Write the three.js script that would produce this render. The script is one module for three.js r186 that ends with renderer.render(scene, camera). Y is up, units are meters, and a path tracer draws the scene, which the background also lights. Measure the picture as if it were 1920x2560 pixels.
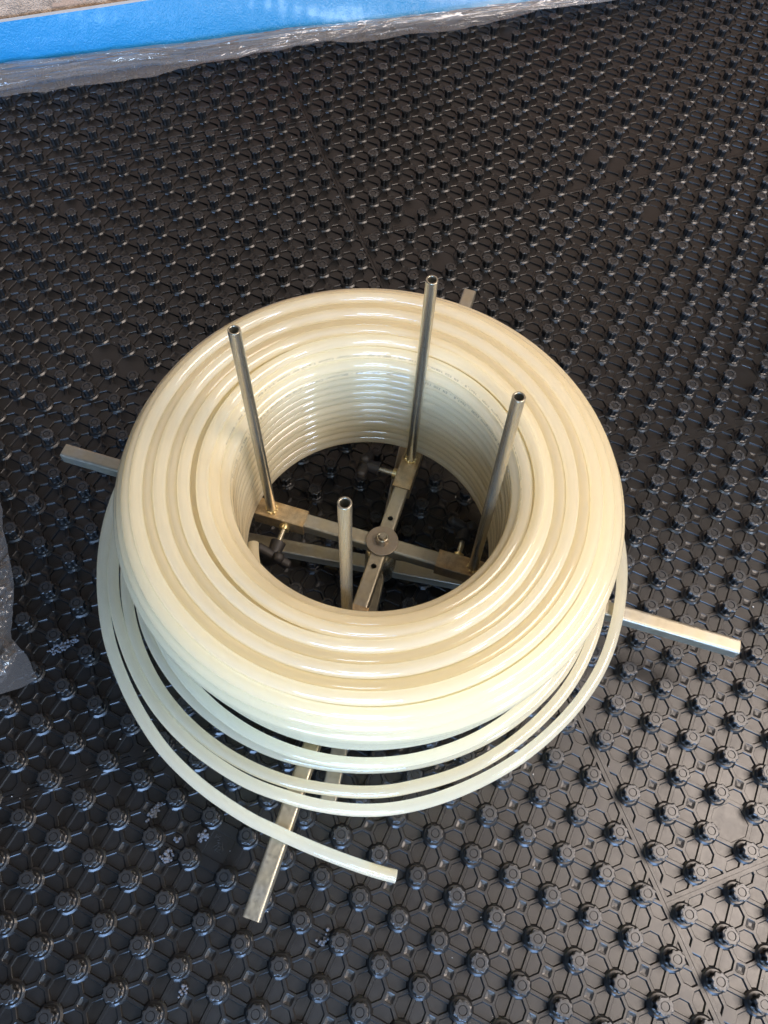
import * as THREE from 'three';
import { mergeGeometries, toCreasedNormals } from 'three/addons/utils/BufferGeometryUtils.js';
import { Brush, Evaluator, SUBTRACTION } from 'three-bvh-csg';
import { RoundedBoxGeometry } from 'three/addons/geometries/RoundedBoxGeometry.js';
import { ImprovedNoise } from 'three/addons/math/ImprovedNoise.js';
import { RectAreaLightUniformsLib } from 'three/addons/lights/RectAreaLightUniformsLib.js';

// ---------------------------------------------------------------- camera, light, exposure
const scene = new THREE.Scene();
const camera = new THREE.PerspectiveCamera(66.54, 768 / 1024, 0.05, 60);
{
  const right = new THREE.Vector3(0.99586225, 0.0425433, -0.08030225);
  const down = new THREE.Vector3(0.09087565, -0.46621139, 0.8799935);
  const fwd = new THREE.Vector3(0, -0.88364982, -0.46814847);
  const m = new THREE.Matrix4().makeBasis(right, down.clone().negate(), fwd.clone().negate());
  camera.quaternion.setFromRotationMatrix(m);
  camera.position.set(-0.22494, 1.01688, 0.16024);
}
scene.add(camera);
const renderer = new THREE.WebGLRenderer({ antialias: true });
renderer.setSize(768, 1024);
renderer.toneMapping = THREE.LinearToneMapping;
renderer.toneMappingExposure = 1.38;
renderer.shadowMap.enabled = true;
RectAreaLightUniformsLib.init();
scene.background = new THREE.Color(0x000000);

// the openings and the ceiling lamp that light the place: [x, y, z, width, height, colour, radiance]
const LIGHTS = {
  behind: { at: [-0.25, 0.95, 2.40], size: [1.70, 0.90], color: [0.36, 0.58, 1.0], power: 20, aim: [-0.2, 0.6, -0.3] },
  skylight: { at: [-0.15, 2.55, 1.45], size: [0.60, 0.60], color: [0.58, 0.77, 1.0], power: 20, aim: [-0.2, 0.2, -0.2] },
  right: { at: [1.75, 1.50, 1.40], size: [0.30, 0.55], color: [0.62, 0.78, 1.0], power: 46, aim: [-0.25, 0.5, -0.3] },
  ceiling: { at: [1.50, 2.45, -0.15], size: [1.45, 1.35], color: [1.0, 0.85, 0.74], power: 12.5, aim: [0.7, 0.0, -0.2] },
};

// ---------------------------------------------------------------- helpers
const rng = (seed) => () => { seed |= 0; seed = seed + 0x6D2B79F5 | 0; let t = Math.imul(seed ^ seed >>> 15, 1 | seed); t = t + Math.imul(t ^ t >>> 7, 61 | t) ^ t; return ((t ^ t >>> 14) >>> 0) / 4294967296; };
const perlin = new ImprovedNoise();
const fbm = (x, y, z, o = 4) => { let s = 0, a = 0.5; for (let k = 0; k < o; k++) { s += a * perlin.noise(x, y, z); x *= 2.03; y *= 2.03; z *= 2.03; a *= 0.5; } return s; };
const lin = (r, g, b) => new THREE.Color().setRGB(r, g, b);
const clamp = (x, a = 0, b = 1) => Math.min(b, Math.max(a, x));
const smooth = (a, b, x) => { const t = clamp((x - a) / (b - a)); return t * t * (3 - 2 * t); };
const used = {};
const numbered = (n) => { const k = used[n] = (used[n] ?? -1) + 1; return k ? `${n}_${String(k).padStart(3, '0')}` : n; };
function thing(name, label, category, group, at = [0, 0, 0]) {
  const o = new THREE.Group(); o.name = numbered(name); o.position.set(...at);
  o.userData = { label, category }; if (group) o.userData.group = group;
  scene.add(o); return o;
}
function part(name, geo, mat, parent) {
  const m = new THREE.Mesh(geo, mat); m.name = name; m.castShadow = m.receiveShadow = true; parent.add(m); return m;
}
function dataTex(w, h, fn, srgb = false) {
  const d = new Uint8Array(w * h * 4);
  for (let y = 0; y < h; y++) for (let x = 0; x < w; x++) { const c = fn(x / w, y / h, x, y); const k = (y * w + x) * 4; d[k] = clamp(c[0]) * 255; d[k + 1] = clamp(c[1]) * 255; d[k + 2] = clamp(c[2]) * 255; d[k + 3] = 255; }
  const t = new THREE.DataTexture(d, w, h); t.wrapS = t.wrapT = THREE.RepeatWrapping; t.magFilter = THREE.LinearFilter; t.minFilter = THREE.LinearMipmapLinearFilter; t.generateMipmaps = true;
  if (srgb) t.colorSpace = THREE.SRGBColorSpace; t.needsUpdate = true; return t;
}
// value noise that repeats every n cells, for tiling textures
function tileNoise(n, seed) {
  const r = rng(seed), g = Float32Array.from({ length: n * n }, () => r());
  return (u, v) => { const x = u * n, y = v * n, i = Math.floor(x), j = Math.floor(y), fx = x - i, fy = y - j; const s = fx * fx * (3 - 2 * fx), t = fy * fy * (3 - 2 * fy); const G = (a, b) => g[((b % n + n) % n) * n + (a % n + n) % n]; return (G(i, j) * (1 - s) + G(i + 1, j) * s) * (1 - t) + (G(i, j + 1) * (1 - s) + G(i + 1, j + 1) * s) * t; };
}
const V = (x, y, z) => new THREE.Vector3(x, y, z);
// sweep a circle along a polyline whose up stays near +y; uv in metres (u along, v round)
function sweep(pts, radius, radial, closed = false, uOffset = 0, capEnds = false, innerRadius = 0) {
  const n = pts.length, pos = [], nor = [], uv = [], idx = [], up0 = V(0, 1, 0);
  let len = 0; const cnt = closed ? n + 1 : n;
  const frame = (k) => { const a = pts[closed ? (k - 1 + n) % n : Math.max(0, k - 1)], b = pts[closed ? (k + 1) % n : Math.min(n - 1, k + 1)]; const t = b.clone().sub(a).normalize(); const side = t.clone().cross(up0).normalize(); const up = side.clone().cross(t).normalize(); return { t, side, up }; };
  for (let q = 0; q < cnt; q++) {
    const k = q % n; if (q > 0) len += pts[k].distanceTo(pts[(q - 1) % n]);
    const { side, up } = frame(k);
    for (let s = 0; s <= radial; s++) { const a = s / radial * Math.PI * 2; const d = side.clone().multiplyScalar(Math.cos(a)).addScaledVector(up, Math.sin(a)); pos.push(pts[k].x + d.x * radius, pts[k].y + d.y * radius, pts[k].z + d.z * radius); nor.push(d.x, d.y, d.z); uv.push(uOffset + len, s / radial * Math.PI * 2 * radius); }
  }
  const w = radial + 1;
  for (let q = 0; q < cnt - 1; q++) for (let s = 0; s < radial; s++) { const a = q * w + s, b = a + w; idx.push(a, b, a + 1, a + 1, b, b + 1); }
  if (capEnds) for (const [k, sg] of [[0, -1], [n - 1, 1]]) {
    const { t, side, up } = frame(k), base = pos.length / 3, ir = innerRadius || 0.0001;
    const ring = (r, off) => { for (let s = 0; s <= radial; s++) { const a = s / radial * Math.PI * 2; const d = side.clone().multiplyScalar(Math.cos(a)).addScaledVector(up, Math.sin(a)); pos.push(pts[k].x + d.x * r + t.x * off, pts[k].y + d.y * r + t.y * off, pts[k].z + d.z * r + t.z * off); nor.push(t.x * sg, t.y * sg, t.z * sg); uv.push(0, 0); } };
    ring(radius, 0); ring(ir, 0); ring(ir, -sg * 0.03); ring(0.00005, -sg * 0.03);
    for (let r = 0; r < 3; r++) for (let s = 0; s < radial; s++) { const a = base + r * w + s, b = a + w; if (sg > 0) idx.push(a, b, a + 1, a + 1, b, b + 1); else idx.push(a, a + 1, b, b, a + 1, b + 1); }
  }
  const g = new THREE.BufferGeometry(); g.setAttribute('position', new THREE.Float32BufferAttribute(pos, 3)); g.setAttribute('normal', new THREE.Float32BufferAttribute(nor, 3)); g.setAttribute('uv', new THREE.Float32BufferAttribute(uv, 2)); g.setIndex(idx); return g;
}
function soup(tris, uvs) {   // flat-shaded triangles from a flat list of coordinates
  const g = new THREE.BufferGeometry(); g.setAttribute('position', new THREE.Float32BufferAttribute(tris, 3));
  if (uvs) g.setAttribute('uv', new THREE.Float32BufferAttribute(uvs, 2)); else { const u = []; for (let k = 0; k < tris.length; k += 3) u.push(tris[k], tris[k + 2]); g.setAttribute('uv', new THREE.Float32BufferAttribute(u, 2)); }
  g.computeVertexNormals(); return g;
}
const place = (g, x = 0, y = 0, z = 0, rx = 0, ry = 0, rz = 0) => g.clone().applyMatrix4(new THREE.Matrix4().compose(V(x, y, z), new THREE.Quaternion().setFromEuler(new THREE.Euler(rx, ry, rz)), V(1, 1, 1)));
const flat = (list) => mergeGeometries(list.map((g) => { const q = g.index ? g.toNonIndexed() : g; for (const k of Object.keys(q.attributes)) if (!['position', 'normal', 'uv'].includes(k)) q.deleteAttribute(k); return q; }));

// ---------------------------------------------------------------- materials
const nA = tileNoise(8, 1), nB = tileNoise(32, 2), nC = tileNoise(128, 3), nD = tileNoise(256, 4);
const plasticBump = dataTex(512, 512, (u, v) => { const k = 0.5 * nC(u, v) + 0.5 * nD(u, v); return [k, k, k]; });
const plasticRough = dataTex(512, 512, (u, v) => { const k = 0.85 + 0.10 * (nB(u, v) - 0.5) + 0.10 * (nA(u, v) - 0.5) + 0.12 * (nC(u, v) - 0.5); return [k, k, k]; });
const plasticDust = dataTex(1024, 1024, (u, v) => { const s = Math.pow(nD(u, v), 24) * 1.5; const k = 0.72 + 0.12 * (nA(u + 0.3, v) - 0.5) + 0.15 * (nB(u, v) - 0.5) + s; return [k, k, k * 0.98]; });
const rep = (t, sx, sy = sx) => { const c = t.clone(); c.repeat.set(sx, sy); c.needsUpdate = true; return c; };
const M = {};
M.sheet = new THREE.MeshPhysicalMaterial({ color: lin(0.0125, 0.0118, 0.0114), map: rep(plasticDust, 3.1), roughness: 0.42, roughnessMap: rep(plasticRough, 3.7), bumpMap: rep(plasticBump, 16), bumpScale: 0.00006, specularIntensity: 1, ior: 1.55 });
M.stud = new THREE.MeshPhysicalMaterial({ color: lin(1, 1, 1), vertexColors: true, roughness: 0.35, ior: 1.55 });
M.pipe = new THREE.MeshPhysicalMaterial({ color: lin(0.997, 0.942, 0.78), roughness: 1.0, transmission: 0.80, thickness: 0, ior: 1.5, specularIntensity: 0.0, side: THREE.DoubleSide });
M.skin = new THREE.MeshPhysicalMaterial({ color: lin(1, 1, 1), roughness: 0.08, transmission: 1.0, thickness: 0, ior: 1.5 });   // clear barrier layer round the milky pipe
const zincTex = dataTex(512, 512, (u, v) => { const s = 0.5 * nB(u, v) + 0.3 * nC(u, v) + 0.2 * nA(u, v); const y = nA(u + 0.37, v + 0.11); const rust = 0.5 * smooth(0.97, 0.985, nD(u + 0.2, v)) * smooth(0.62, 0.75, nA(u, v + 0.4)); const k = 0.80 + 0.10 * (s - 0.5); return [k * (1 - 0.65 * rust), k * (0.985 - 0.03 * y) * (1 - 0.78 * rust), k * (0.93 - 0.10 * y) * (1 - 0.85 * rust)]; }, true);
const zincRough = dataTex(512, 512, (u, v) => { const k = 0.74 + 0.28 * (nB(u, v) - 0.5) + 0.2 * (nC(u, v) - 0.5); return [k, k, k]; });
const brassTex = dataTex(512, 512, (u, v) => { const s = nA(u, v), t = nB(u, v), f = nC(u, v); const k = 0.74 + 0.13 * (t - 0.5) + 0.10 * (f - 0.5); return [k, k * (0.90 + 0.08 * (s - 0.5)), k * (0.74 + 0.18 * (s - 0.5))]; }, true);
M.zinc = new THREE.MeshPhysicalMaterial({ color: lin(0.62, 0.60, 0.57), map: rep(zincTex, 9), metalness: 0.75, roughness: 0.55, roughnessMap: rep(zincRough, 9) });
M.brass = new THREE.MeshPhysicalMaterial({ color: lin(0.86, 0.80, 0.70), map: rep(brassTex, 9), metalness: 0.75, roughness: 0.52, roughnessMap: rep(zincRough, 9) });
M.steel = new THREE.MeshPhysicalMaterial({ color: lin(0.80, 0.78, 0.73), map: rep(zincTex, 7, 3), metalness: 0.9, roughness: 0.40, roughnessMap: rep(zincRough, 8, 3) });
M.rusty = new THREE.MeshPhysicalMaterial({ color: lin(0.50, 0.44, 0.40), map: rep(zincTex, 14), metalness: 0.7, roughness: 0.5, roughnessMap: rep(zincRough, 20) });
M.weld = new THREE.MeshPhysicalMaterial({ color: lin(0.75, 0.60, 0.30), metalness: 0.9, roughness: 0.28 });
M.knob = new THREE.MeshPhysicalMaterial({ color: lin(0.016, 0.014, 0.013), roughness: 0.6 });
M.foam = new THREE.MeshPhysicalMaterial({ color: lin(0.022, 0.28, 0.58), roughness: 0.38, bumpMap: rep(dataTex(512, 512, (u, v) => { const k = 0.5 * nC(u, v) + 0.25 * nB(u, v) + 0.25 * nD(u, v); return [k, k, k]; }), 4.5, 3.6), bumpScale: 0.0014, clearcoat: 0.5, clearcoatRoughness: 0.2 });
M.foamEdge = new THREE.MeshStandardMaterial({ color: lin(0.62, 0.68, 0.72), roughness: 0.8 });
M.film = new THREE.MeshPhysicalMaterial({ color: lin(0.94, 0.94, 0.94), transmission: 0.91, thickness: 0, roughness: 0.10, ior: 1.5, side: THREE.DoubleSide });
M.bag = new THREE.MeshPhysicalMaterial({ color: lin(0.60, 0.58, 0.56), transmission: 0.88, thickness: 0, roughness: 0.16, ior: 1.5, side: THREE.DoubleSide });
M.crumb = new THREE.MeshStandardMaterial({ color: lin(0.11, 0.115, 0.13), roughness: 0.8 });
M.brick = [0, 1, 2].map((k) => new THREE.MeshStandardMaterial({ color: lin(...[[0.72, 0.48, 0.33], [0.58, 0.25, 0.16], [0.76, 0.54, 0.38]][k]), roughness: 0.95, map: rep(dataTex(256, 256, (u, v) => { const t = 0.75 + 0.5 * (nB(u, v) - 0.5) + 0.35 * (nC(u, v) - 0.5); return [t, t * 0.98, t * 0.95]; }), 5 + k) }));
M.mortar = new THREE.MeshStandardMaterial({ color: lin(0.80, 0.58, 0.41), roughness: 1, map: rep(dataTex(512, 512, (u, v) => { const t = 0.8 + 0.4 * (nB(u, v) - 0.5) + 0.3 * (nC(u, v) - 0.5), p = smooth(0.6, 0.8, nA(u, v)); return [t, t * (1 - 0.12 * p), t * (1 - 0.25 * p)]; }), 2), bumpMap: rep(plasticBump, 4), bumpScale: 0.004 });
M.frame = new THREE.MeshStandardMaterial({ color: lin(0.7, 0.7, 0.68), roughness: 0.6 });

// ---------------------------------------------------------------- light fittings outside the picture
function fitting(name, label, category, L, frameDepth) {
  const g = thing(name, label, category, null, L.at);
  g.lookAt(...L.aim);                              // +z of the group points at the scene
  const [w, h] = L.size, f = 0.06;
  part('frame', flat([place(new THREE.BoxGeometry(w + 2 * f, f, frameDepth), 0, h / 2 + f / 2, 0), place(new THREE.BoxGeometry(w + 2 * f, f, frameDepth), 0, -h / 2 - f / 2, 0), place(new THREE.BoxGeometry(f, h, frameDepth), -w / 2 - f / 2, 0, 0), place(new THREE.BoxGeometry(f, h, frameDepth), w / 2 + f / 2, 0, 0)]), M.frame, g);
  const c = lin(...L.color);
  part(category === 'window' ? 'pane' : 'diffuser', place(new THREE.BoxGeometry(w, h, 0.008), 0, 0, -0.015), new THREE.MeshStandardMaterial({ color: 0x000000, emissive: c, emissiveIntensity: 1.0, roughness: 0.4 }), g);
  const light = new THREE.RectAreaLight(c, L.power, w, h); light.name = name + '_glow';
  light.position.copy(g.position); scene.add(light); light.updateMatrixWorld();
  const dir = V(...L.aim).sub(V(...L.at)).normalize(); light.position.addScaledVector(dir, 0.005); light.lookAt(...L.aim);
  return g;
}
fitting('window', 'bright window with blue sky behind the photographer, outside the picture', 'window', LIGHTS.behind, 0.08);
fitting('window', 'tall narrow bright window on the right side, outside the picture', 'window', LIGHTS.right, 0.08);
fitting('skylight', 'small bright roof window above and behind the photographer, outside the picture', 'window', LIGHTS.skylight, 0.08);
fitting('ceiling_lamp', 'square warm ceiling lamp overhead on the right, outside the picture', 'lamp', LIGHTS.ceiling, 0.05);

// ---------------------------------------------------------------- studded floor panels
const PITCH = 0.05, TURN = -Math.atan2(0.01811369, 0.04660359);
const cosT = Math.cos(-TURN), sinT = Math.sin(-TURN);
const toWorld = (i, j) => [PITCH * (i * cosT - j * sinT), PITCH * (i * sinT + j * cosT)];        // lattice -> world x, z
const toLattice = (x, z) => [(x * cosT + z * sinT) / PITCH, (-x * sinT + z * cosT) / PITCH];
// convex polygons in the plane as [[x, y], ...]
function clip(poly, a, b, c) {   // keeps a x + b y <= c
  const out = [];
  for (let k = 0; k < poly.length; k++) { const p = poly[k], q = poly[(k + 1) % poly.length], dp = a * p[0] + b * p[1] - c, dq = a * q[0] + b * q[1] - c; if (dp <= 0) out.push(p); if ((dp < 0 && dq > 0) || (dp > 0 && dq < 0)) { const t = dp / (dp - dq); out.push([p[0] + (q[0] - p[0]) * t, p[1] + (q[1] - p[1]) * t]); } }
  return out;
}
const area = (p) => { let s = 0; for (let k = 0; k < p.length; k++) { const q = p[(k + 1) % p.length]; s += p[k][0] * q[1] - q[0] * p[k][1]; } return s / 2; };
const tidy = (p) => { const o = []; for (const q of p) if (!o.length || Math.hypot(q[0] - o[o.length - 1][0], q[1] - o[o.length - 1][1]) > 2e-4) o.push(q); if (o.length > 1 && Math.hypot(o[0][0] - o[o.length - 1][0], o[0][1] - o[o.length - 1][1]) < 2e-4) o.pop(); return o; };
const MM = 0.001;
// the hexagonal petal between two studs (cell coordinates in metres), its three siblings by turning the cell
const petal0 = (() => {
  let p = [[0, 0], [0.05, 0], [0.05, 0.05], [0, 0.05]];
  const c = Math.cos(Math.PI / 8), s = Math.sin(Math.PI / 8), r2 = Math.SQRT1_2;
  p = clip(p, 0, -1, -1.75 * MM); p = clip(p, -r2, r2, -1.75 * MM); p = clip(p, r2, r2, 0.05 * r2 - 1.75 * MM); p = clip(p, 0, 1, 17.2 * MM);
  p = clip(p, -c, -s, -13.2 * MM); p = clip(p, c, -s, 0.05 * c - 13.2 * MM); return tidy(p);
})();
const turnCell = (p, k) => p.map(([x, y]) => { for (let n = 0; n < k; n++) [x, y] = [0.05 - y, x]; return [x, y]; });
const diamond0 = [[-1, -0.72], [-0.72, -1], [0.72, -1], [1, -0.72], [1, 0.72], [0.72, 1], [-0.72, 1], [-1, 0.72]].map(([x, y]) => [0.025 + x * 5.3 * MM, 0.025 + y * 5.3 * MM]);
const octo = (() => { let p = [[0.0026, 0.0026], [0.0474, 0.0026], [0.0474, 0.0474], [0.0026, 0.0474]]; const d = 14.2 * MM; const r2 = Math.SQRT1_2; p = clip(p, -r2, -r2, -d); p = clip(p, r2, r2, 0.1 * r2 - d); p = clip(p, r2, -r2, 0.05 * r2 - d); p = clip(p, -r2, r2, 0.05 * r2 - d); return tidy(p); })();
const scaleAbout = (p, f) => { let cx = 0, cy = 0; for (const q of p) { cx += q[0] / p.length; cy += q[1] / p.length; } return p.map(([x, y]) => [cx + (x - cx) * f, cy + (y - cy) * f]); };
function pit(out, poly, depth, bevel, wall, bottom = null) {   // walls and floor of a recess; rings shrink about the centroid
  const size = Math.sqrt(Math.abs(area(poly)) / Math.PI), rings = [[poly, 0], [scaleAbout(poly, 1 - bevel / size), -bevel * 0.8], [scaleAbout(poly, 1 - (bevel + wall) / size), -depth]];
  if (bottom) rings.push([scaleAbout(poly, bottom[0]), -bottom[1]]);
  const n = poly.length;
  for (let r = 0; r + 1 < rings.length; r++) { const [P, y0] = rings[r], [Q, y1] = rings[r + 1]; for (let k = 0; k < n; k++) { const a = P[k], b = P[(k + 1) % n], c = Q[k], d = Q[(k + 1) % n]; out.push(a[0], y0, a[1], c[0], y1, c[1], b[0], y0, b[1], b[0], y0, b[1], c[0], y1, c[1], d[0], y1, d[1]); } }
  const [P, y] = rings[rings.length - 1]; for (let k = 1; k + 1 < n; k++) out.push(P[0][0], y, P[0][1], P[k + 1][0], y, P[k + 1][1], P[k][0], y, P[k][1]);
}
function topFace(out, contour, holes) {
  const v2 = (p) => p.map(([x, y]) => new THREE.Vector2(x, y)); const C = v2(contour), H = holes.map((h) => v2(area(h) > 0 ? h.slice().reverse() : h));
  const all = [C, ...H].flat(); for (const [a, b, c] of THREE.ShapeUtils.triangulateShape(C, H)) out.push(all[a].x, 0, all[a].y, all[c].x, 0, all[c].y, all[b].x, 0, all[b].y);
}
const SQUARE = [[0, 0], [0.05, 0], [0.05, 0.05], [0, 0.05]];
const petals = [0, 1, 2, 3].map((k) => turnCell(petal0, k));
const fullCell = (() => { const o = []; topFace(o, SQUARE, [...petals, diamond0]); for (const p of petals) pit(o, p, 2.4 * MM, 0.7 * MM, 0.8 * MM); pit(o, diamond0, 0.45 * MM, 0.2 * MM, 0.5 * MM, [0.36, 1.15 * MM]); return o; })();
const flatCell = (() => { const o = []; topFace(o, SQUARE, [octo]); pit(o, octo, 0.9 * MM, 0.25 * MM, 0.4 * MM); return o; })();
const logoSquare = [[0.010, 0.010], [0.040, 0.010], [0.040, 0.040], [0.010, 0.040]];
const FLATS = new Set(['4,-2', '1,-16', '-18,-7', '-17,-7', '-12,-18', '-10,-16', '-4,-22', '-7,-24', '-6,-24', '-20,-26', '-23,-12', '-13,-30', '3,-27']);
const LOGO = '-7,4';
const viewPoly = [[-1.62, -1.62], [-0.95, -2.05], [0.95, -2.15], [0.62, 0.42], [-0.95, 0.50]];  // part of the floor that is built
const inView = (x, z) => { for (let k = 0; k < viewPoly.length; k++) { const a = viewPoly[k], b = viewPoly[(k + 1) % viewPoly.length]; if ((b[0] - a[0]) * (z - a[1]) - (b[1] - a[1]) * (x - a[0]) < 0) return false; } return true; };

// studs are trimmed off where the edge strip stands
const clearOfStrip = (x, z) => { const along = 0.915 * x - 0.4035 * z, off = 0.4035 * x + 0.915 * z; return off > -1.640 + 0.004 + 0.055 * clamp((along + 0.45) / 0.8, 0, 1.6) + 0.022; };
// studs: a fluted neck on a flange under an eight-lobed cap
function studGeometry(seg, seed, worn) {
  const r = rng(seed), lobe = Array.from({ length: 8 }, () => 1 + (r() - 0.5) * (worn ? 0.9 : 0.25));
  //            radius, height, lobe depth
  const prof = [[14.3, -0.3, 0], [12.5, 1.6, 0], [11.9, 2.0, 0], [11.1, 2.05, 0], [9.6, 1.8, 0.3], [7.9, 2.8, 0.7], [7.7, 5, 0.8], [7.7, 14.4, 0.8], [9.2, 14.7, 0.7], [9.9, 15.2, 0.75], [10.0, 17.6, 0.75], [9.6, 18.5, 0.7], [9.0, 19.1, 0.55], [8.2, 19.5, 0.25], [7.4, 19.7, 0], [5.2, 19.8, 0], [4.95, 18.2, 0], [4.45, 18.1, 0], [4.2, 19.2, 0], [0.02, 19.3, 0]];
  const pos = [], col = [], idx = [], w = seg + 1, n = prof.length;
  for (let k = 0; k < n; k++) for (let s = 0; s <= seg; s++) {
    const a = (s % seg) / seg * Math.PI * 2, [R, H, D] = prof[k], L = lobe[Math.floor(((a + Math.PI / 8) / (Math.PI / 4))) % 8];
    const wob = worn && k > 8 && k < 14 ? (perlin.noise(Math.cos(a) * 3 + seed, Math.sin(a) * 3, k * 0.7) * 0.8) : 0;
    const rad = (R + D * Math.cos(8 * a) * (k > 7 ? L : 1) + wob) * MM, y = (H + (k > 8 && k < 14 ? wob * 0.5 : 0)) * MM;
    pos.push(Math.cos(a) * rad, y, Math.sin(a) * rad);
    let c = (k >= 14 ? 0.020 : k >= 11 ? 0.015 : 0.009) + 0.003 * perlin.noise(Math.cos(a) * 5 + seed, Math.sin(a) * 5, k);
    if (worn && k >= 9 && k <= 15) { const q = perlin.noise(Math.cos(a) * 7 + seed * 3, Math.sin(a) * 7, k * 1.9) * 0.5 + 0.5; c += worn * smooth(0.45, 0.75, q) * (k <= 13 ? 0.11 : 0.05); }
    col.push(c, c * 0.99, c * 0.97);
  }
  for (let k = 0; k + 1 < n; k++) for (let s = 0; s < seg; s++) { const a = k * w + s, b = a + w; idx.push(a, b, a + 1, a + 1, b, b + 1); }
  const g = new THREE.BufferGeometry(); g.setAttribute('position', new THREE.Float32BufferAttribute(pos, 3)); g.setAttribute('color', new THREE.Float32BufferAttribute(col, 3)); g.setIndex(idx); g.computeVertexNormals();
  return toCreasedNormals(g, 0.42);
}
const studKinds = { near: [0, 0, 0.5, 0.7, 1].map((w, k) => studGeometry(48, 11 + k * 7, w)), far: [0, 0, 0.5, 0.7, 1].map((w, k) => studGeometry(32, 31 + k * 7, w)) };
const panelsMade = [];
function panel(d0, d1, s0, s1, lift) {   // region d0 < i - j < d1, s0 < i + j < s1
  const gap = 0.005, mid = [(s0 + s1) / 4 + (d0 + d1) / 4, (s0 + s1) / 4 - (d0 + d1) / 4];
  const limits = (m) => [[1, -1, d1 - gap - m], [-1, 1, -(d0 + gap + m)], [1, 1, s1 - gap - m], [-1, -1, -(s0 + gap + m)]];
  const [mx, mz] = toWorld(...mid), r = rng(Math.round(d0 * 10 + s0 * 100) | 0), out = [], studs = [];
  const reach = Math.ceil((d1 - d0 + s1 - s0) / 2) + 2;
  for (let i = Math.floor(mid[0]) - reach; i <= mid[0] + reach; i++) for (let j = Math.floor(mid[1]) - reach; j <= mid[1] + reach; j++) {
    const put = (list) => { for (let k = 0; k < list.length; k += 3) out.push(list[k] + (i - mid[0]) * PITCH, list[k + 1], list[k + 2] + (j - mid[1]) * PITCH); };
    const [cx, cz] = toWorld(i + 0.5, j + 0.5);
    if (inView(cx, cz)) {
      const ins = (m) => limits(m).every(([a, b, c]) => [[i, j], [i + 1, j], [i + 1, j + 1], [i, j + 1]].every(([x, y]) => a * x + b * y <= c));
      const key = `${i},${j}`;
      const local = (poly, m) => { let p = poly; for (const [a, b, c] of limits(m)) p = clip(p, a, b, (c - a * i - b * j) * PITCH); return tidy(p); };
      if (key === LOGO && ins(0)) { const o = []; topFace(o, SQUARE, [logoSquare]); pit(o, logoSquare, 0.7 * MM, 0.2 * MM, 0.3 * MM); put(o); }
      else if (ins(0.16)) put(FLATS.has(key) ? flatCell : fullCell);
      else {
        const c = local(SQUARE, 0);
        if (c.length > 2 && Math.abs(area(c)) > 1e-7) {
          const o = [], holes = []; for (const p of petals) { const q = local(p, 0.13); if (q.length > 2 && Math.abs(area(q)) > 6e-6) { holes.push(q); pit(o, q, 2.4 * MM, 0.7 * MM, 0.8 * MM); } }
          topFace(o, c, holes); put(o);
        }
      }
    }
    const [sx, sz] = toWorld(i, j);
    if (inView(sx, sz) && clearOfStrip(sx, sz) && limits(0).every(([a, b, c]) => a * i + b * j <= c)) studs.push([i, j, sx, sz]);
  }
  // the cut edge of the sheet
  let edge = [[mid[0] - 60, mid[1] - 60], [mid[0] + 60, mid[1] - 60], [mid[0] + 60, mid[1] + 60], [mid[0] - 60, mid[1] + 60]]; for (const [a, b, c] of limits(0)) edge = clip(edge, a, b, c);
  edge.forEach((p, k) => { const q = edge[(k + 1) % edge.length], P = (v) => [(v[0] - mid[0]) * PITCH, (v[1] - mid[1]) * PITCH], [a, b] = P(p), [c, d] = P(q); out.push(a, 0, b, c, 0, d, a, -0.02, b, c, 0, d, c, -0.02, d, a, -0.02, b); });
  if (!studs.length) return;
  const g = new THREE.Group(); g.name = numbered('floor_panel'); g.position.set(mx, lift, mz); g.rotation.y = TURN; g.userData = { kind: 'structure', label: 'black plastic studded underfloor heating panel', category: 'floor panel' }; scene.add(g);
  const pos = out, uvs = []; for (let k = 0; k < pos.length; k += 3) uvs.push(pos[k] + mid[0] * PITCH, pos[k + 2] + mid[1] * PITCH);
  part('sheet', soup(pos, uvs), M.sheet, g);
  studs.sort((a, b) => Math.hypot(a[2] + 0.22, a[3] - 0.1) - Math.hypot(b[2] + 0.22, b[3] - 0.1));
  studs.forEach(([i, j, x, z]) => {
    const dist = Math.hypot(x + 0.22, z - 0.16, 1), path = smooth(-0.35, 0.15, x + 0.3 * fbm(x * 3, z * 3, 1)) * (z > -1.3 ? 1 : 0.4) + (z > -0.1 && x > -0.4 ? 0.2 : 0);
    const kind = r() < path * 0.75 + 0.04 ? 2 + Math.floor(r() * 3) : Math.floor(r() * 2);
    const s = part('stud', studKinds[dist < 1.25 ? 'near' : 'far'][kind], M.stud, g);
    s.position.set((i - mid[0]) * PITCH, 0, (j - mid[1]) * PITCH); s.rotation.y = Math.PI / 4 * Math.floor(r() * 8);
  });
  panelsMade.push(g);
  return g;
}
const S_LEFT = [10.25, -5.75, -21.6, -37.4, -46.6], S_RIGHT = [20.5, 4.5, -11.7, -27.8, -46.6], SEAM = 2.6;
for (let k = 0; k + 1 < S_LEFT.length; k++) panel(SEAM - 32, SEAM, S_LEFT[k + 1], S_LEFT[k], k % 2 ? 0.0003 : 0);
for (let k = 0; k + 1 < S_RIGHT.length; k++) panel(SEAM, SEAM + 32.5, S_RIGHT[k + 1], S_RIGHT[k], k % 2 ? 0.0007 : 0.0005);
panel(SEAM - 32, SEAM, 10.25, 26, 0.0006);
{ // concrete below the sheets
  const g = part('ground', place(new THREE.BoxGeometry(3.4, 0.02, 3.4), -0.25, -0.0315, -0.75), new THREE.MeshStandardMaterial({ color: lin(0.03, 0.03, 0.03), roughness: 0.9 }), scene); g.userData = { kind: 'structure', label: 'dark screed under the floor panels' };
}
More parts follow.
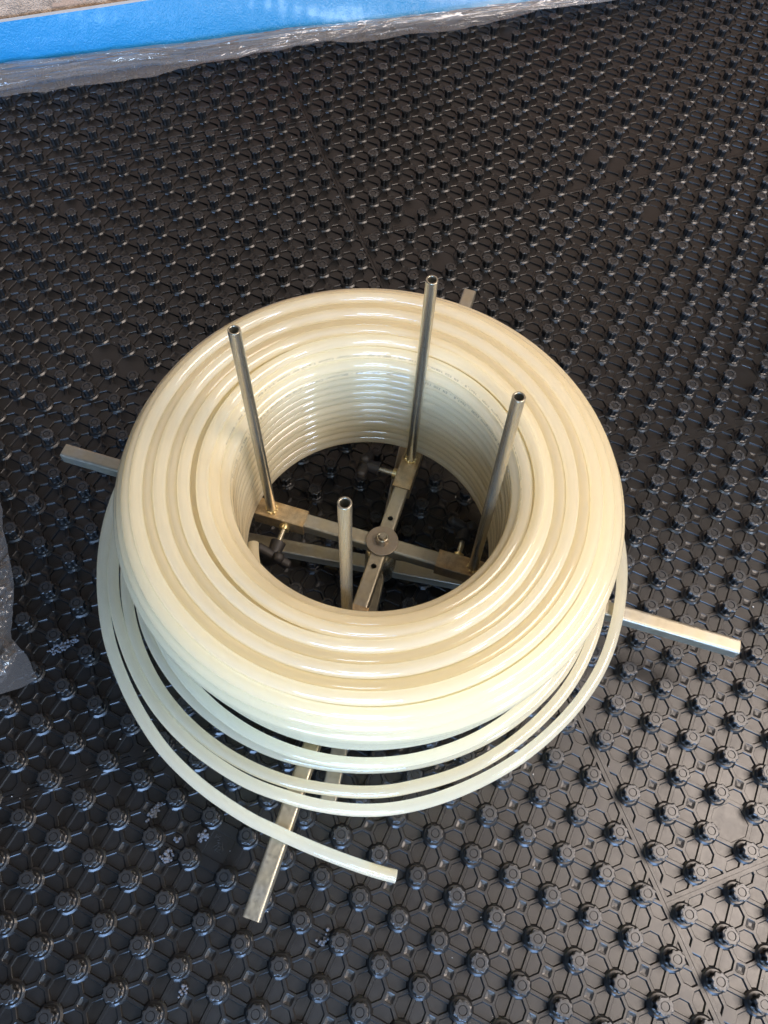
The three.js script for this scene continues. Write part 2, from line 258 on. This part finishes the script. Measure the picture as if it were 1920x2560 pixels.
// the moulded recycling mark in one cell
{
  const host = panelsMade[0], [cx, cz] = toWorld(-6.5, 4.5), list = [];
  const bar = (pts) => list.push(sweep(pts.map(([x, z]) => V(x * MM, -0.5 * MM, z * MM)), 0.45 * MM, 6));
  const tri = [[0, -7.5], [7, 5], [-7, 5]];
  for (let k = 0; k < 3; k++) { const a = tri[k], b = tri[(k + 1) % 3], m = (t) => [a[0] + (b[0] - a[0]) * t, a[1] + (b[1] - a[1]) * t]; bar([m(0.12), m(0.3), m(0.55), m(0.78)]); const e = m(0.78), u = m(0.6); const px = (b[1] - a[1]) * 0.16, pz = -(b[0] - a[0]) * 0.16; bar([[u[0] + px, u[1] + pz], e]); bar([[u[0] - px, u[1] - pz], e]); }
  const ring = []; for (let k = 0; k <= 12; k++) ring.push([Math.cos(k / 6 * Math.PI) * 2 + 0.5, Math.sin(k / 6 * Math.PI) * 2 + 1]); bar(ring);
  bar([[-10, -6], [-10, -11], [-7.5, -11], [-7.5, -8.6], [-10, -8.4]]); bar([[-3.6, -11], [-6, -11], [-6, -8.6], [-3.8, -8.4], [-3.8, -6], [-6, -6]]);
  const [mx, mz] = [host.position.x, host.position.z], m = part('recycling_mark', flat(list), M.stud.clone(), host); m.material.vertexColors = false; m.material.color = lin(0.02, 0.02, 0.02);
  host.updateMatrixWorld(); m.position.copy(host.worldToLocal(V(cx, host.position.y, cz)));
}

// ---------------------------------------------------------------- the coil of pipe
const CX = -0.241, CZ = -0.272, PR = 0.0068;
const coil = thing('pipe_coil', 'large coil of milky white plastic heating pipe with loose turns', 'pipe coil', null, [CX, 0, CZ]);
const printed = (() => {   // small grey marking line printed along the pipe, one metre long, full way round
  const c = document.createElement('canvas'); c.width = 2048; c.height = 128; const x = c.getContext('2d');
  x.fillStyle = '#ffffff'; x.fillRect(0, 0, 2048, 128);
  x.fillStyle = '#a9adb1'; x.font = '11px monospace';
  x.save(); x.translate(0, 30);
  x.fillText('Iafosa Pex-A Barrera antioxigeno EVOH - 16x1,8 - EN ISO 15875-2 - File 278 - UAE N 468 - OPC/Cover Classe 1-4/10 bar Classe 2-5-8 bar - T max 80C - 05/07/22', 20, 8);
  x.restore();
  const t = new THREE.CanvasTexture(c); t.colorSpace = THREE.SRGBColorSpace; t.wrapS = t.wrapT = THREE.RepeatWrapping; t.repeat.set(1, 1 / (2 * Math.PI * PR)); return t;
})();
M.printedPipe = M.pipe.clone(); M.printedPipe.map = printed;
const drift = (r, th, y) => y < 0.262 ? 0 : 0.0055 * Math.cos(th - 3.2) * Math.sin(clamp((r - 0.166) / (0.272 - 0.166)) * Math.PI) + (Math.abs(r - 0.1962) < 0.002 ? 0.0022 * Math.cos(th - 3.14) : 0) - (Math.abs(r - 0.1825) < 0.002 ? 0.0022 * Math.cos(th - 3.14) : 0);   // how the top turns wander off a circle
function turn(r0, y0, seed, wob, text = null, seen = true) {
  const segs = seen ? 180 : 96;
  const r = rng(seed), p1 = r() * 6.28, p2 = r() * 6.28, p3 = r() * 6.28, a1 = wob * (0.5 + r()), a2 = wob * 0.4 * r(), ay = wob * 0.35 * (r() - 0.2);
  const pts = []; for (let k = 0; k < segs; k++) { const th = -k / segs * Math.PI * 2; const rad = r0 + a1 * Math.cos(th - p1) + a2 * Math.cos(2 * th - p2) + drift(r0, th, y0); pts.push(V(Math.cos(th) * rad, y0 + ay * Math.cos(th - p3), Math.sin(th) * rad)); }
  const g = sweep(pts, PR, seen ? 18 : 12, true);
  if (text !== null) { const uv = g.attributes.uv; for (let k = 0; k < uv.count; k++) uv.setY(k, uv.getY(k) + text); }
  const m = part('pipe_turn', g, text !== null ? M.printedPipe : M.pipe, coil);
  if (seen) part('barrier_skin', sweep(pts, PR + 0.00015, 18, true), M.skin, m);
  return m;
}
{
  let s = 100;
  const P0 = 0.1150, STEP = 0.0136;
  for (let k = 0; k < 13; k++) turn(0.1608 + 0.0005 * Math.sin(k * 2.1), P0 + k * 0.0132, s++, 0.0006, k === 11 ? 0.014 : null);
  for (let k = 0; k < 11; k++) turn(0.2500 + 0.0245 * Math.pow(k / 10, 0.75), P0 + k * STEP, s++, 0.0012);
  for (let k = 0; k < 11; k++) for (let c = 0; c < 6; c++) turn(0.1745 + c * 0.0136 + (k % 2) * 0.002, P0 + k * STEP, s++, 0.0006, null, false);   // turns inside the winding
  // the top of the coil, from the hole outwards: some turns stand proud, some have sunk between their neighbours
  for (const [r, y, w, t] of [[0.1700, 0.2835, 0.0007, 0.012], [0.1825, 0.2905, 0.0007], [0.1962, 0.2910, 0.0006], [0.2093, 0.2855, 0.0006], [0.2222, 0.2905, 0.0007], [0.2350, 0.2855, 0.0006], [0.2475, 0.2905, 0.0009], [0.2590, 0.2855, 0.0008], [0.2685, 0.2765, 0.0008], [0.2745, 0.2640, 0.0006]]) turn(r, y, s++, w, t ?? null);
  for (const [r, y] of [[0.176, 0.276], [0.189, 0.278], [0.2025, 0.276], [0.2155, 0.276], [0.2285, 0.276], [0.2415, 0.278], [0.2535, 0.274], [0.182, 0.265], [0.196, 0.265], [0.210, 0.264], [0.224, 0.264], [0.238, 0.264], [0.252, 0.262]]) turn(r, y, s++, 0.0006, null, false);
  // loose turns let off the outside and the free end: [angle, radius, height]
  const P = [];
  const add = (list, base, y) => { for (const [a, r, h] of list) P.push([base + a, r, h ?? y]); };
  add([[80.6, 0.3895, 0.112], [87.9, 0.3753], [94.4, 0.3652], [100.4, 0.3585], [105.2, 0.3556], [110.7, 0.352], [119.6, 0.3477], [126.5, 0.3447], [134.2, 0.3401], [143, 0.3362], [151.8, 0.3342], [160.5, 0.3322], [170, 0.3319], [181, 0.3326], [200, 0.333], [230, 0.333], [270, 0.331], [310, 0.329], [340, 0.327]], 0, 0.1155);
  add([[-1.5, 0.3253], [5.6, 0.3242], [15.1, 0.3231], [24.1, 0.3227], [33.7, 0.3206], [43.1, 0.3184], [53, 0.3178], [64.3, 0.3186], [81.9, 0.3228], [94.1, 0.3223], [101.9, 0.3215], [108.7, 0.3220], [116.8, 0.3214], [123.8, 0.3216], [133.4, 0.3212], [141.7, 0.3197], [150.6, 0.3187], [160, 0.3192], [170, 0.3187], [180, 0.318], [210, 0.315], [270, 0.308], [320, 0.304]], 360, 0.1155);
  add([[0, 0.3005], [16.6, 0.3008], [33, 0.3007], [43.6, 0.2999], [54.3, 0.3004], [63.3, 0.3014], [74.1, 0.3022], [81.7, 0.3040], [94.1, 0.3046], [102.7, 0.3062], [117.5, 0.3074], [134.3, 0.3078], [152.1, 0.3055], [166, 0.3032], [190, 0.300], [230, 0.294], [290, 0.290], [330, 0.288]], 720, 0.1155);
  add([[0, 0.2885], [26.4, 0.2864], [42, 0.2825], [61, 0.2795], [81, 0.2780], [95, 0.2788], [107, 0.2815], [117, 0.2835], [127, 0.2855], [145, 0.2890], [155, 0.2895], [175, 0.286], [210, 0.280], [240, 0.277]], 1080, 0.1155);
  const curve = new THREE.CatmullRomCurve3(P.map(([a, r, h]) => V(a / 100, h, r)), false, 'catmullrom', 0.5), pts = [];
  const total = Math.round((P[P.length - 1][0] - P[0][0]) / 1.6);
  for (let k = 0; k <= total; k++) { const q = curve.getPoint(k / total), a = q.x * 100 * Math.PI / 180; pts.push(V(Math.cos(a) * q.z, q.y + 0.0012 * Math.sin(a * 2 + 1), Math.sin(a) * q.z)); }
  const g = sweep(pts, PR, 20, false, 0.35, true, 0.0052); { const uv = g.attributes.uv; for (let k = 0; k < uv.count; k++) uv.setY(k, uv.getY(k) + 0.001); }
  const loose = part('loose_turns', g, M.printedPipe, coil); part('barrier_skin', sweep(pts, PR + 0.00015, 20), M.skin, loose); loose.userData.label = 'loose outer turns of the pipe with its cut free end';
  const second = []; for (let k = 0; k <= 120; k++) { const a = (-30 + k * 2.0) * Math.PI / 180, rr = 0.2765 + 0.006 * Math.pow(Math.abs(k - 58) / 60, 2); second.push(V(Math.cos(a) * rr, 0.1286, Math.sin(a) * rr)); }
  part('barrier_skin', sweep(second, PR + 0.00015, 18), M.skin, part('pipe_turn', sweep(second, PR, 18), M.pipe, coil));
  const tail = []; for (let k = 0; k <= 40; k++) { const a = (173 - k * 2.2) * Math.PI / 180; tail.push(V(Math.cos(a) * 0.146, 0.119 + k * 0.0001, Math.sin(a) * 0.146)); }
  part('inner_pipe_end', sweep(tail, PR, 18, false, 0, true, 0.0052), M.pipe, coil);
}

// ---------------------------------------------------------------- the reel stand under the coil
const HX = -0.2238, HZ = -0.2775;
const stand = thing('pipe_reel_stand', 'zinc plated steel pipe reel with four long arms and upright posts', 'pipe reel', null, [HX, 0, HZ]);
const rad = Math.PI / 180;
function tubeGeo(len, w, h, wall, r = 0.0028) {   // square tube along +x from 0 to len, open at the far end
  const s = new THREE.Shape(); const a = w / 2, b = h / 2;
  const rr = (sh, A, B, R) => { sh.moveTo(-A + R, -B); sh.lineTo(A - R, -B); sh.quadraticCurveTo(A, -B, A, -B + R); sh.lineTo(A, B - R); sh.quadraticCurveTo(A, B, A - R, B); sh.lineTo(-A + R, B); sh.quadraticCurveTo(-A, B, -A, B - R); sh.lineTo(-A, -B + R); sh.quadraticCurveTo(-A, -B, -A + R, -B); };
  rr(s, a, b, r); const hole = new THREE.Path(); rr(hole, a - wall, b - wall, Math.max(0.0006, r - wall)); s.holes.push(hole);
  const g = new THREE.ExtrudeGeometry(s, { depth: len, bevelEnabled: false, curveSegments: 5 }); g.rotateY(Math.PI / 2); return g;
}
function armGeo(len, drilled) {   // two of the arms have a bolt hole drilled through the top wall near the hub
  const g = place(tubeGeo(len, ARM, ARM, 0.0016, 0.0038), 0.012, ARM_TOP - ARM / 2, 0); if (!drilled) return g;
  const a = new Brush(g), b = new Brush(new THREE.CylinderGeometry(0.0036, 0.0036, 0.008, 24)); b.position.set(0.036, ARM_TOP, 0); a.updateMatrixWorld(); b.updateMatrixWorld();
  const ev = new Evaluator(); ev.useGroups = false; return ev.evaluate(a, b, SUBTRACTION).geometry;
}
const ARM_TOP = 0.108, ARM = 0.02, legTop = 0.0405;
const armDirs = [12.2, 102.7, 192.2, 282.7];                     // right, front, left, back (degrees from +x towards +z)
const posts = { 0: [0.121, [-0.009, -0.013]], 90: [0.140, [-0.003, -0.001]], 180: [0.151, [-0.006, -0.002]], 270: [0.131, [-0.004, 0.010]] };
const armLen = [0.462, 0.453, 0.45, 0.46];
armDirs.forEach((deg, k) => {
  const pivot = (name) => { const g = new THREE.Group(); return g; };
  const arm = part('arm', armGeo(armLen[k] - 0.012, k % 2), M.zinc, stand); arm.rotation.y = -deg * rad;
  const [rp, lean] = posts[k * 90], sl = part('sleeve', place(tubeGeo(0.068, ARM + 0.0052, ARM + 0.0052, 0.0022, 0.0022), rp - 0.047, ARM_TOP - ARM / 2, 0), M.brass, stand); sl.rotation.y = -deg * rad;
  // upright post with a slight lean, hollow at the top
  const dx = Math.cos(deg * rad), dz = Math.sin(deg * rad), topY = ARM_TOP + 0.0026;
  const a = V(dx * rp, topY, dz * rp), H = 0.345 + 0.0005, b = V(a.x + lean[0], topY + H, a.z + lean[1]);
  const ax = b.clone().sub(a), q = new THREE.Quaternion().setFromUnitVectors(V(0, 1, 0), ax.clone().normalize()), L = ax.length();
  const lathe = new THREE.LatheGeometry([[0.0062, 0], [0.0062, L - 0.0006], [0.0058, L], [0.0046, L], [0.0043, L - 0.0006], [0.0043, L - 0.06], [0, L - 0.06]].map(([x, y]) => new THREE.Vector2(x, y)), 28);
  const post = part('post', lathe, M.steel, stand); post.position.copy(a); post.quaternion.copy(q);
  // weld beads round the foot of the post
  const wr = rng(50 + k), beads = []; for (let n = 0; n < 9; n++) { const t = n / 9 * 6.283 + wr() * 0.5, s = new THREE.IcosahedronGeometry(0.0016 + wr() * 0.0012, 1); beads.push(place(s, Math.cos(t) * 0.0066, 0.0006, Math.sin(t) * 0.0066)); }
  const weld = part('weld_bead', flat(beads), M.weld, stand); weld.position.copy(a);
  // clamping screw with a winged black knob on the side of the sleeve
  const sx = dz, sz = -dx, rk = rp - 0.022, cy = ARM_TOP - ARM / 2;
  const kn = part('clamp_nut', place(new THREE.CylinderGeometry(0.0075, 0.0075, 0.006, 6), 0, 0, 0, Math.PI / 2), M.weld, stand);
  const o = V(dx * rk + sx * 0.0156, cy, dz * rk + sz * 0.0156); kn.position.copy(o); kn.rotation.y = Math.atan2(sx, sz);
  const sc = part('clamp_screw', place(new THREE.CylinderGeometry(0.0036, 0.0036, 0.022, 14), 0, 0, 0.012, Math.PI / 2), M.steel, kn);
  const hub = [place(new THREE.CylinderGeometry(0.0085, 0.010, 0.018, 18), 0, 0, 0.031, Math.PI / 2), place(new RoundedBoxGeometry(0.054, 0.014, 0.012, 3, 0.005), 0, 0, 0.042, 0, 0, 0.5 + k), place(new RoundedBoxGeometry(0.014, 0.042, 0.014, 3, 0.006), 0, -0.006, 0.044, 0, 0, 0.5 + k)];
  part('clamp_knob', flat(hub), M.knob, kn);
});
// base cross on the studs, a few degrees off the rotating arms
[5.9, 96.6, 185.9, 276.6].forEach((deg) => { const leg = part('base_leg', place(tubeGeo(0.298, ARM, ARM, 0.0016), 0.019, legTop - ARM / 2, 0), M.zinc, stand); leg.rotation.y = -deg * rad; });
part('hub_tube', new THREE.LatheGeometry([[0.0, 0.0215], [0.021, 0.0215], [0.021, 0.066], [0.0195, 0.0665], [0.0195, 0.087], [0.0, 0.087]].map(([x, y]) => new THREE.Vector2(x, y)), 40), M.steel, stand);
part('hub_washer', new THREE.LatheGeometry([[0.004, 0.1088], [0.0202, 0.1088], [0.0210, 0.1094], [0.0210, 0.1116], [0.0203, 0.1123], [0.012, 0.1126], [0.004, 0.1126]].map(([x, y]) => new THREE.Vector2(x, y)), 48), M.rusty, stand);
part('hub_nut', place(new THREE.CylinderGeometry(0.0088, 0.0094, 0.0085, 6), 0, 0.1169, 0, 0, 0.3), M.rusty, stand);
part('hub_bolt', flat([place(new THREE.TorusGeometry(0.0062, 0.0014, 10, 28), 0, 0.1214, 0, Math.PI / 2), place(new THREE.CylinderGeometry(0.0042, 0.0044, 0.012, 20), 0, 0.1205, 0)]), M.steel, stand);

// ---------------------------------------------------------------- wall, edge strip with film flap
const WD = V(0.915, 0, -0.4035), WN = V(0.4035, 0, 0.915);       // along the wall, into the room
const wallAt = (s, off, y) => V(WD.x * s + WN.x * off, y, WD.z * s + WN.z * off);
const WALLTURN = Math.atan2(0.4035, 0.915), S0 = -0.95, S1 = 2.3;
{
  const wall = thing('brick_wall', 'old weathered brick wall with smeared mortar behind the blue edge strip', 'wall', null, [...wallAt((S0 + S1) / 2, -1.665, 0).toArray()]);
  wall.rotation.y = WALLTURN;
  const W = S1 - S0, nx = 300, ny = 200, Hh = 2.6, geo = new THREE.PlaneGeometry(W, Hh, nx, ny); geo.translate(0, Hh / 2 - 0.02, 0);
  const p = geo.attributes.position, uv = geo.attributes.uv; for (let k = 0; k < p.count; k++) { const x = p.getX(k), y = p.getY(k); p.setZ(k, -0.004 + 0.016 * fbm(x * 9, y * 9, 3) + 0.007 * fbm(x * 40, y * 40, 5)); uv.setXY(k, x, y); } geo.computeVertexNormals();
  part('mortar_face', geo, M.mortar, wall);
  part('wall_core', place(new THREE.BoxGeometry(W, Hh, 0.2), 0, Hh / 2 - 0.02, -0.13), M.mortar, wall);
  const r = rng(77); const shapes = [0, 1, 2, 3].map((k) => { const b = new RoundedBoxGeometry(0.225, 0.058, 0.03, 3, 0.006), q = b.attributes.position; for (let n = 0; n < q.count; n++) { const f = fbm(q.getX(n) * 22 + k * 9, q.getY(n) * 22, q.getZ(n) * 22 + k); q.setXYZ(n, q.getX(n) + f * 0.006, q.getY(n) + f * 0.006, q.getZ(n) + f * 0.006); } b.computeVertexNormals(); return b; });
  for (let row = 0; row < 9; row++) for (let c = 0; c < 13; c++) { const m = part('brick', shapes[Math.floor(r() * 4)], M.brick[r() < 0.2 ? 1 : r() < 0.5 ? 0 : 2], wall); m.position.set(-W / 2 + 0.125 + c * 0.245 + (row % 2 ? 0.1225 : 0) + (r() - 0.5) * 0.012, 0.035 + row * 0.074 + (r() - 0.5) * 0.006, -0.0170 + (r() - 0.5) * 0.010); m.rotation.z = (r() - 0.5) * 0.03; }
}
{
  const OFF = -1.640, TOP = 0.088;
  const strip = thing('edge_insulation_strip', 'bright blue foam edge strip along the wall with clear film flap', 'edge strip', null, [...wallAt((S0 + S1) / 2, OFF, 0).toArray()]);
  strip.rotation.y = WALLTURN;
  const W = S1 - S0, nx = 420, ny = 22, face = new THREE.PlaneGeometry(W, TOP, nx, ny); face.translate(0, TOP / 2, 0);
  const p = face.attributes.position, uv = face.attributes.uv;
  const flare = (x) => 0.004 + 0.055 * clamp((x + 0.675 + 0.45) / 0.8, 0, 1.6);   // the foot of the strip stands off the wall
  const bulge = (x, y) => flare(x) * (1 - clamp(y / TOP)) + 0.005 * fbm(x * 2.2, y * 6, 8) + 0.0012 * fbm(x * 60, y * 25, 2) + 0.004 * Math.sin(clamp(y / TOP) * Math.PI);
  for (let k = 0; k < p.count; k++) { const x = p.getX(k), y = p.getY(k); p.setZ(k, bulge(x, y)); uv.setXY(k, x, y); } face.computeVertexNormals();
  part('foam_face', face, M.foam, strip);
  const top = []; for (let k = 0; k < nx; k++) { const x0 = -W / 2 + W * k / nx, x1 = -W / 2 + W * (k + 1) / nx, z0 = bulge(x0, TOP), z1 = bulge(x1, TOP), b = -0.011; top.push(x0, TOP, z0, x1, TOP, z1, x1, TOP, b, x0, TOP, z0, x1, TOP, b, x0, TOP, b, x0, TOP, b, x1, TOP, b, x1, 0, b, x0, TOP, b, x1, 0, b, x0, 0, b); }
  part('foam_edge', soup(top), M.foamEdge, strip);
  // clear film: starts on the foam, falls to the studs and runs out on them in long creases
  const film = (seed, start, run, lift, crease) => {
    const mx = 620, my = 54, g = new THREE.PlaneGeometry(W, 1, mx, my), q = g.attributes.position, u = g.attributes.uv;
    for (let k = 0; k < q.count; k++) {
      const x = q.getX(k), t = 0.5 - q.getY(k), edge = run + 0.060 * fbm(x * 2.4, seed, 0) + 0.016 * fbm(x * 9, seed, 4), drop = 0.22;
      let y, z;
      if (t < drop) { const s = t / drop; y = start + (lift - start) * s; z = 0.008 + 0.010 * s * s + flare(x); } else { const s = (t - drop) / (1 - drop), z0 = 0.018 + flare(x); y = lift * (1 - 0.08 * s); z = z0 + Math.max(0.03, edge - z0) * s; }
      const c = crease * smooth(0.03, 0.35, t) * (1 - 0.6 * smooth(0.9, 1, t)), w = 1.5 * fbm(x * 2.6, seed, 1, 2);
      const fold = (f, o) => 1 - Math.abs(2 * perlin.noise(x * 1.7 + seed, (t + 0.12 * w) * f, o));            // sharp ridges that run along the wall
      y += c * (0.9 * (fold(11, seed) - 0.7) + 0.5 * (fold(27, seed + 5) - 0.7) + 0.5 * fbm(x * 6, t * 6, seed + 2)) + 0.0012 * fbm(x * 60, t * 40, seed);
      z += c * (0.7 * fbm(x * 5, t * 9, seed + 3, 4)) + 0.001 * fbm(x * 110, t * 20, seed + 1);
      q.setXYZ(k, x, Math.max(0.003 + 0.0185 * smooth(0.01, 0.03, z - flare(x)), y), Math.max(0.0095 + flare(x), z)); u.setXY(k, x, t);
    }
    g.computeVertexNormals(); return g;
  };
  part('film_flap', film(3, 0.008, 0.132, 0.022, 0.012), M.film, strip);
  part('film_flap', film(9, 0.005, 0.108, 0.024, 0.014), M.film, strip);
}

// ---------------------------------------------------------------- small things on the floor
const floorAt = (x, z, y = 0) => V(x, y, z);
{ // crumpled film at the left border
  const bag = thing('plastic_film_scrap', 'crumpled grey translucent plastic film on the studs at the left border', 'plastic film', null, [-0.78, 0, -0.18]);
  const rim = [[-0.46, -0.83], [-0.36, -0.782], [-0.283, -0.750], [-0.209, -0.713], [-0.132, -0.694], [-0.112, -0.668], [-0.083, -0.645], [-0.070, -0.660], [-0.052, -0.700], [-0.030, -0.76], [-0.018, -0.83]];
  const edgeAt = (z) => { for (let k = 0; k + 1 < rim.length; k++) if (z <= rim[k + 1][0]) { const t = clamp((z - rim[k][0]) / (rim[k + 1][0] - rim[k][0])); return rim[k][1] + (rim[k + 1][1] - rim[k][1]) * t; } return rim[rim.length - 1][1]; };
  const sheet = (seed, inset, base, amp) => {
    const mx = 120, my = 260, g = new THREE.PlaneGeometry(1, 1, mx, my), q = g.attributes.position;
    for (let k = 0; k < q.count; k++) {
      const u = q.getX(k) + 0.5, z = -0.46 + (0.5 - q.getY(k)) * 0.442, e = edgeAt(z) - inset + 0.004 * fbm(z * 40, seed, 1), x = -0.90 + (e + 0.90) * u;
      const fold = (f, gg, o) => 1 - Math.abs(2 * perlin.noise(x * f + o, z * gg, seed));
      const y = base + amp * (0.9 * (fold(26, 9, 2) - 0.6) + 0.35 * (fold(90, 40, 5) - 0.6) + 0.2 * (fold(190, 120, 8) - 0.6)) - 0.008 * smooth(0.9, 1, u);
      q.setXYZ(k, x + 0.78, Math.max(0.0212, y), z + 0.18);
    }
    g.computeVertexNormals(); return g;
  };
  part('film_sheet', sheet(4, 0, 0.026, 0.010), M.bag, bag);
  part('film_fold', sheet(12, 0.035, 0.040, 0.016), M.bag, bag);
}
function crumbs(label, x, z, lx, lz, turnA, n, seed) {
  const t = thing('foam_crumbs', label, 'foam crumbs', null, [x, 0, z]); const r = rng(seed), list = [];
  for (let k = 0; k < n; k++) { const a = (r() + r() - 1) * lx, b = (r() + r() - 1) * lz, s = 0.0011 + r() * 0.0011, g = new THREE.IcosahedronGeometry(s, 1); list.push(place(g, a * Math.cos(turnA) - b * Math.sin(turnA), 0.001 + r() * 0.003, a * Math.sin(turnA) + b * Math.cos(turnA), r() * 6, r() * 6, r() * 6)); }
  const m = part('bead_cluster', flat(list), M.crumb, t); m.userData.kind = 'stuff';
}
crumbs('long smear of grey foam beads left of the loose pipe', -0.631, -0.134, 0.024, 0.007, -0.55, 80, 1);
crumbs('pointed patch of grey foam beads below the loose pipe', -0.468, 0.060, 0.017, 0.006, -1.0, 46, 2);
crumbs('round heap of grey foam beads beside a stud', -0.443, 0.107, 0.008, 0.010, 0.4, 44, 3);
crumbs('dull patch of grey foam beads next to the recycling mark', -0.407, 0.082, 0.010, 0.006, -0.4, 36, 4);
crumbs('tiny pinch of grey foam beads between two larger heaps', -0.435, 0.088, 0.005, 0.004, 0.2, 14, 5);
crumbs('few grey foam beads near the bottom border', -0.397, 0.239, 0.004, 0.008, 0.3, 12, 6);
crumbs('pale shavings beside a stud under the arm tip', -0.249, 0.177, 0.006, 0.010, 0.6, 16, 7);
{
  const r = rng(5), N = 420, g = new THREE.TetrahedronGeometry(0.0009, 1), m = new THREE.InstancedMesh(g, new THREE.MeshStandardMaterial({ color: lin(0.6, 0.58, 0.55), roughness: 0.8 }), N);
  m.name = 'dust_specks'; m.userData = { kind: 'stuff', label: 'pale dust specks and shavings scattered over the panels', category: 'dust' };
  const mat = new THREE.Matrix4(); for (let k = 0; k < N; k++) { const x = -1.1 + r() * 1.8, z = -1.4 + r() * 1.75, s = 0.35 + r() * r() * 1.6; mat.compose(V(x, 0.0006, z), new THREE.Quaternion().setFromEuler(new THREE.Euler(r() * 6, r() * 6, r() * 6)), V(s, s * 0.6, s * (1 + r()))); m.setMatrixAt(k, mat); }
  m.castShadow = m.receiveShadow = true; scene.add(m);
}

{ // plain ceiling that carries the lamp and throws the daylight back down
  const c = part('ceiling', place(new THREE.BoxGeometry(5.2, 0.1, 6.2), 0.3, 2.67, 0.4), new THREE.MeshStandardMaterial({ color: lin(0.27, 0.22, 0.18), roughness: 0.9 }), scene); c.userData = { kind: 'structure', label: 'plain brown timber ceiling above, outside the picture' };
}

renderer.render(scene, camera);
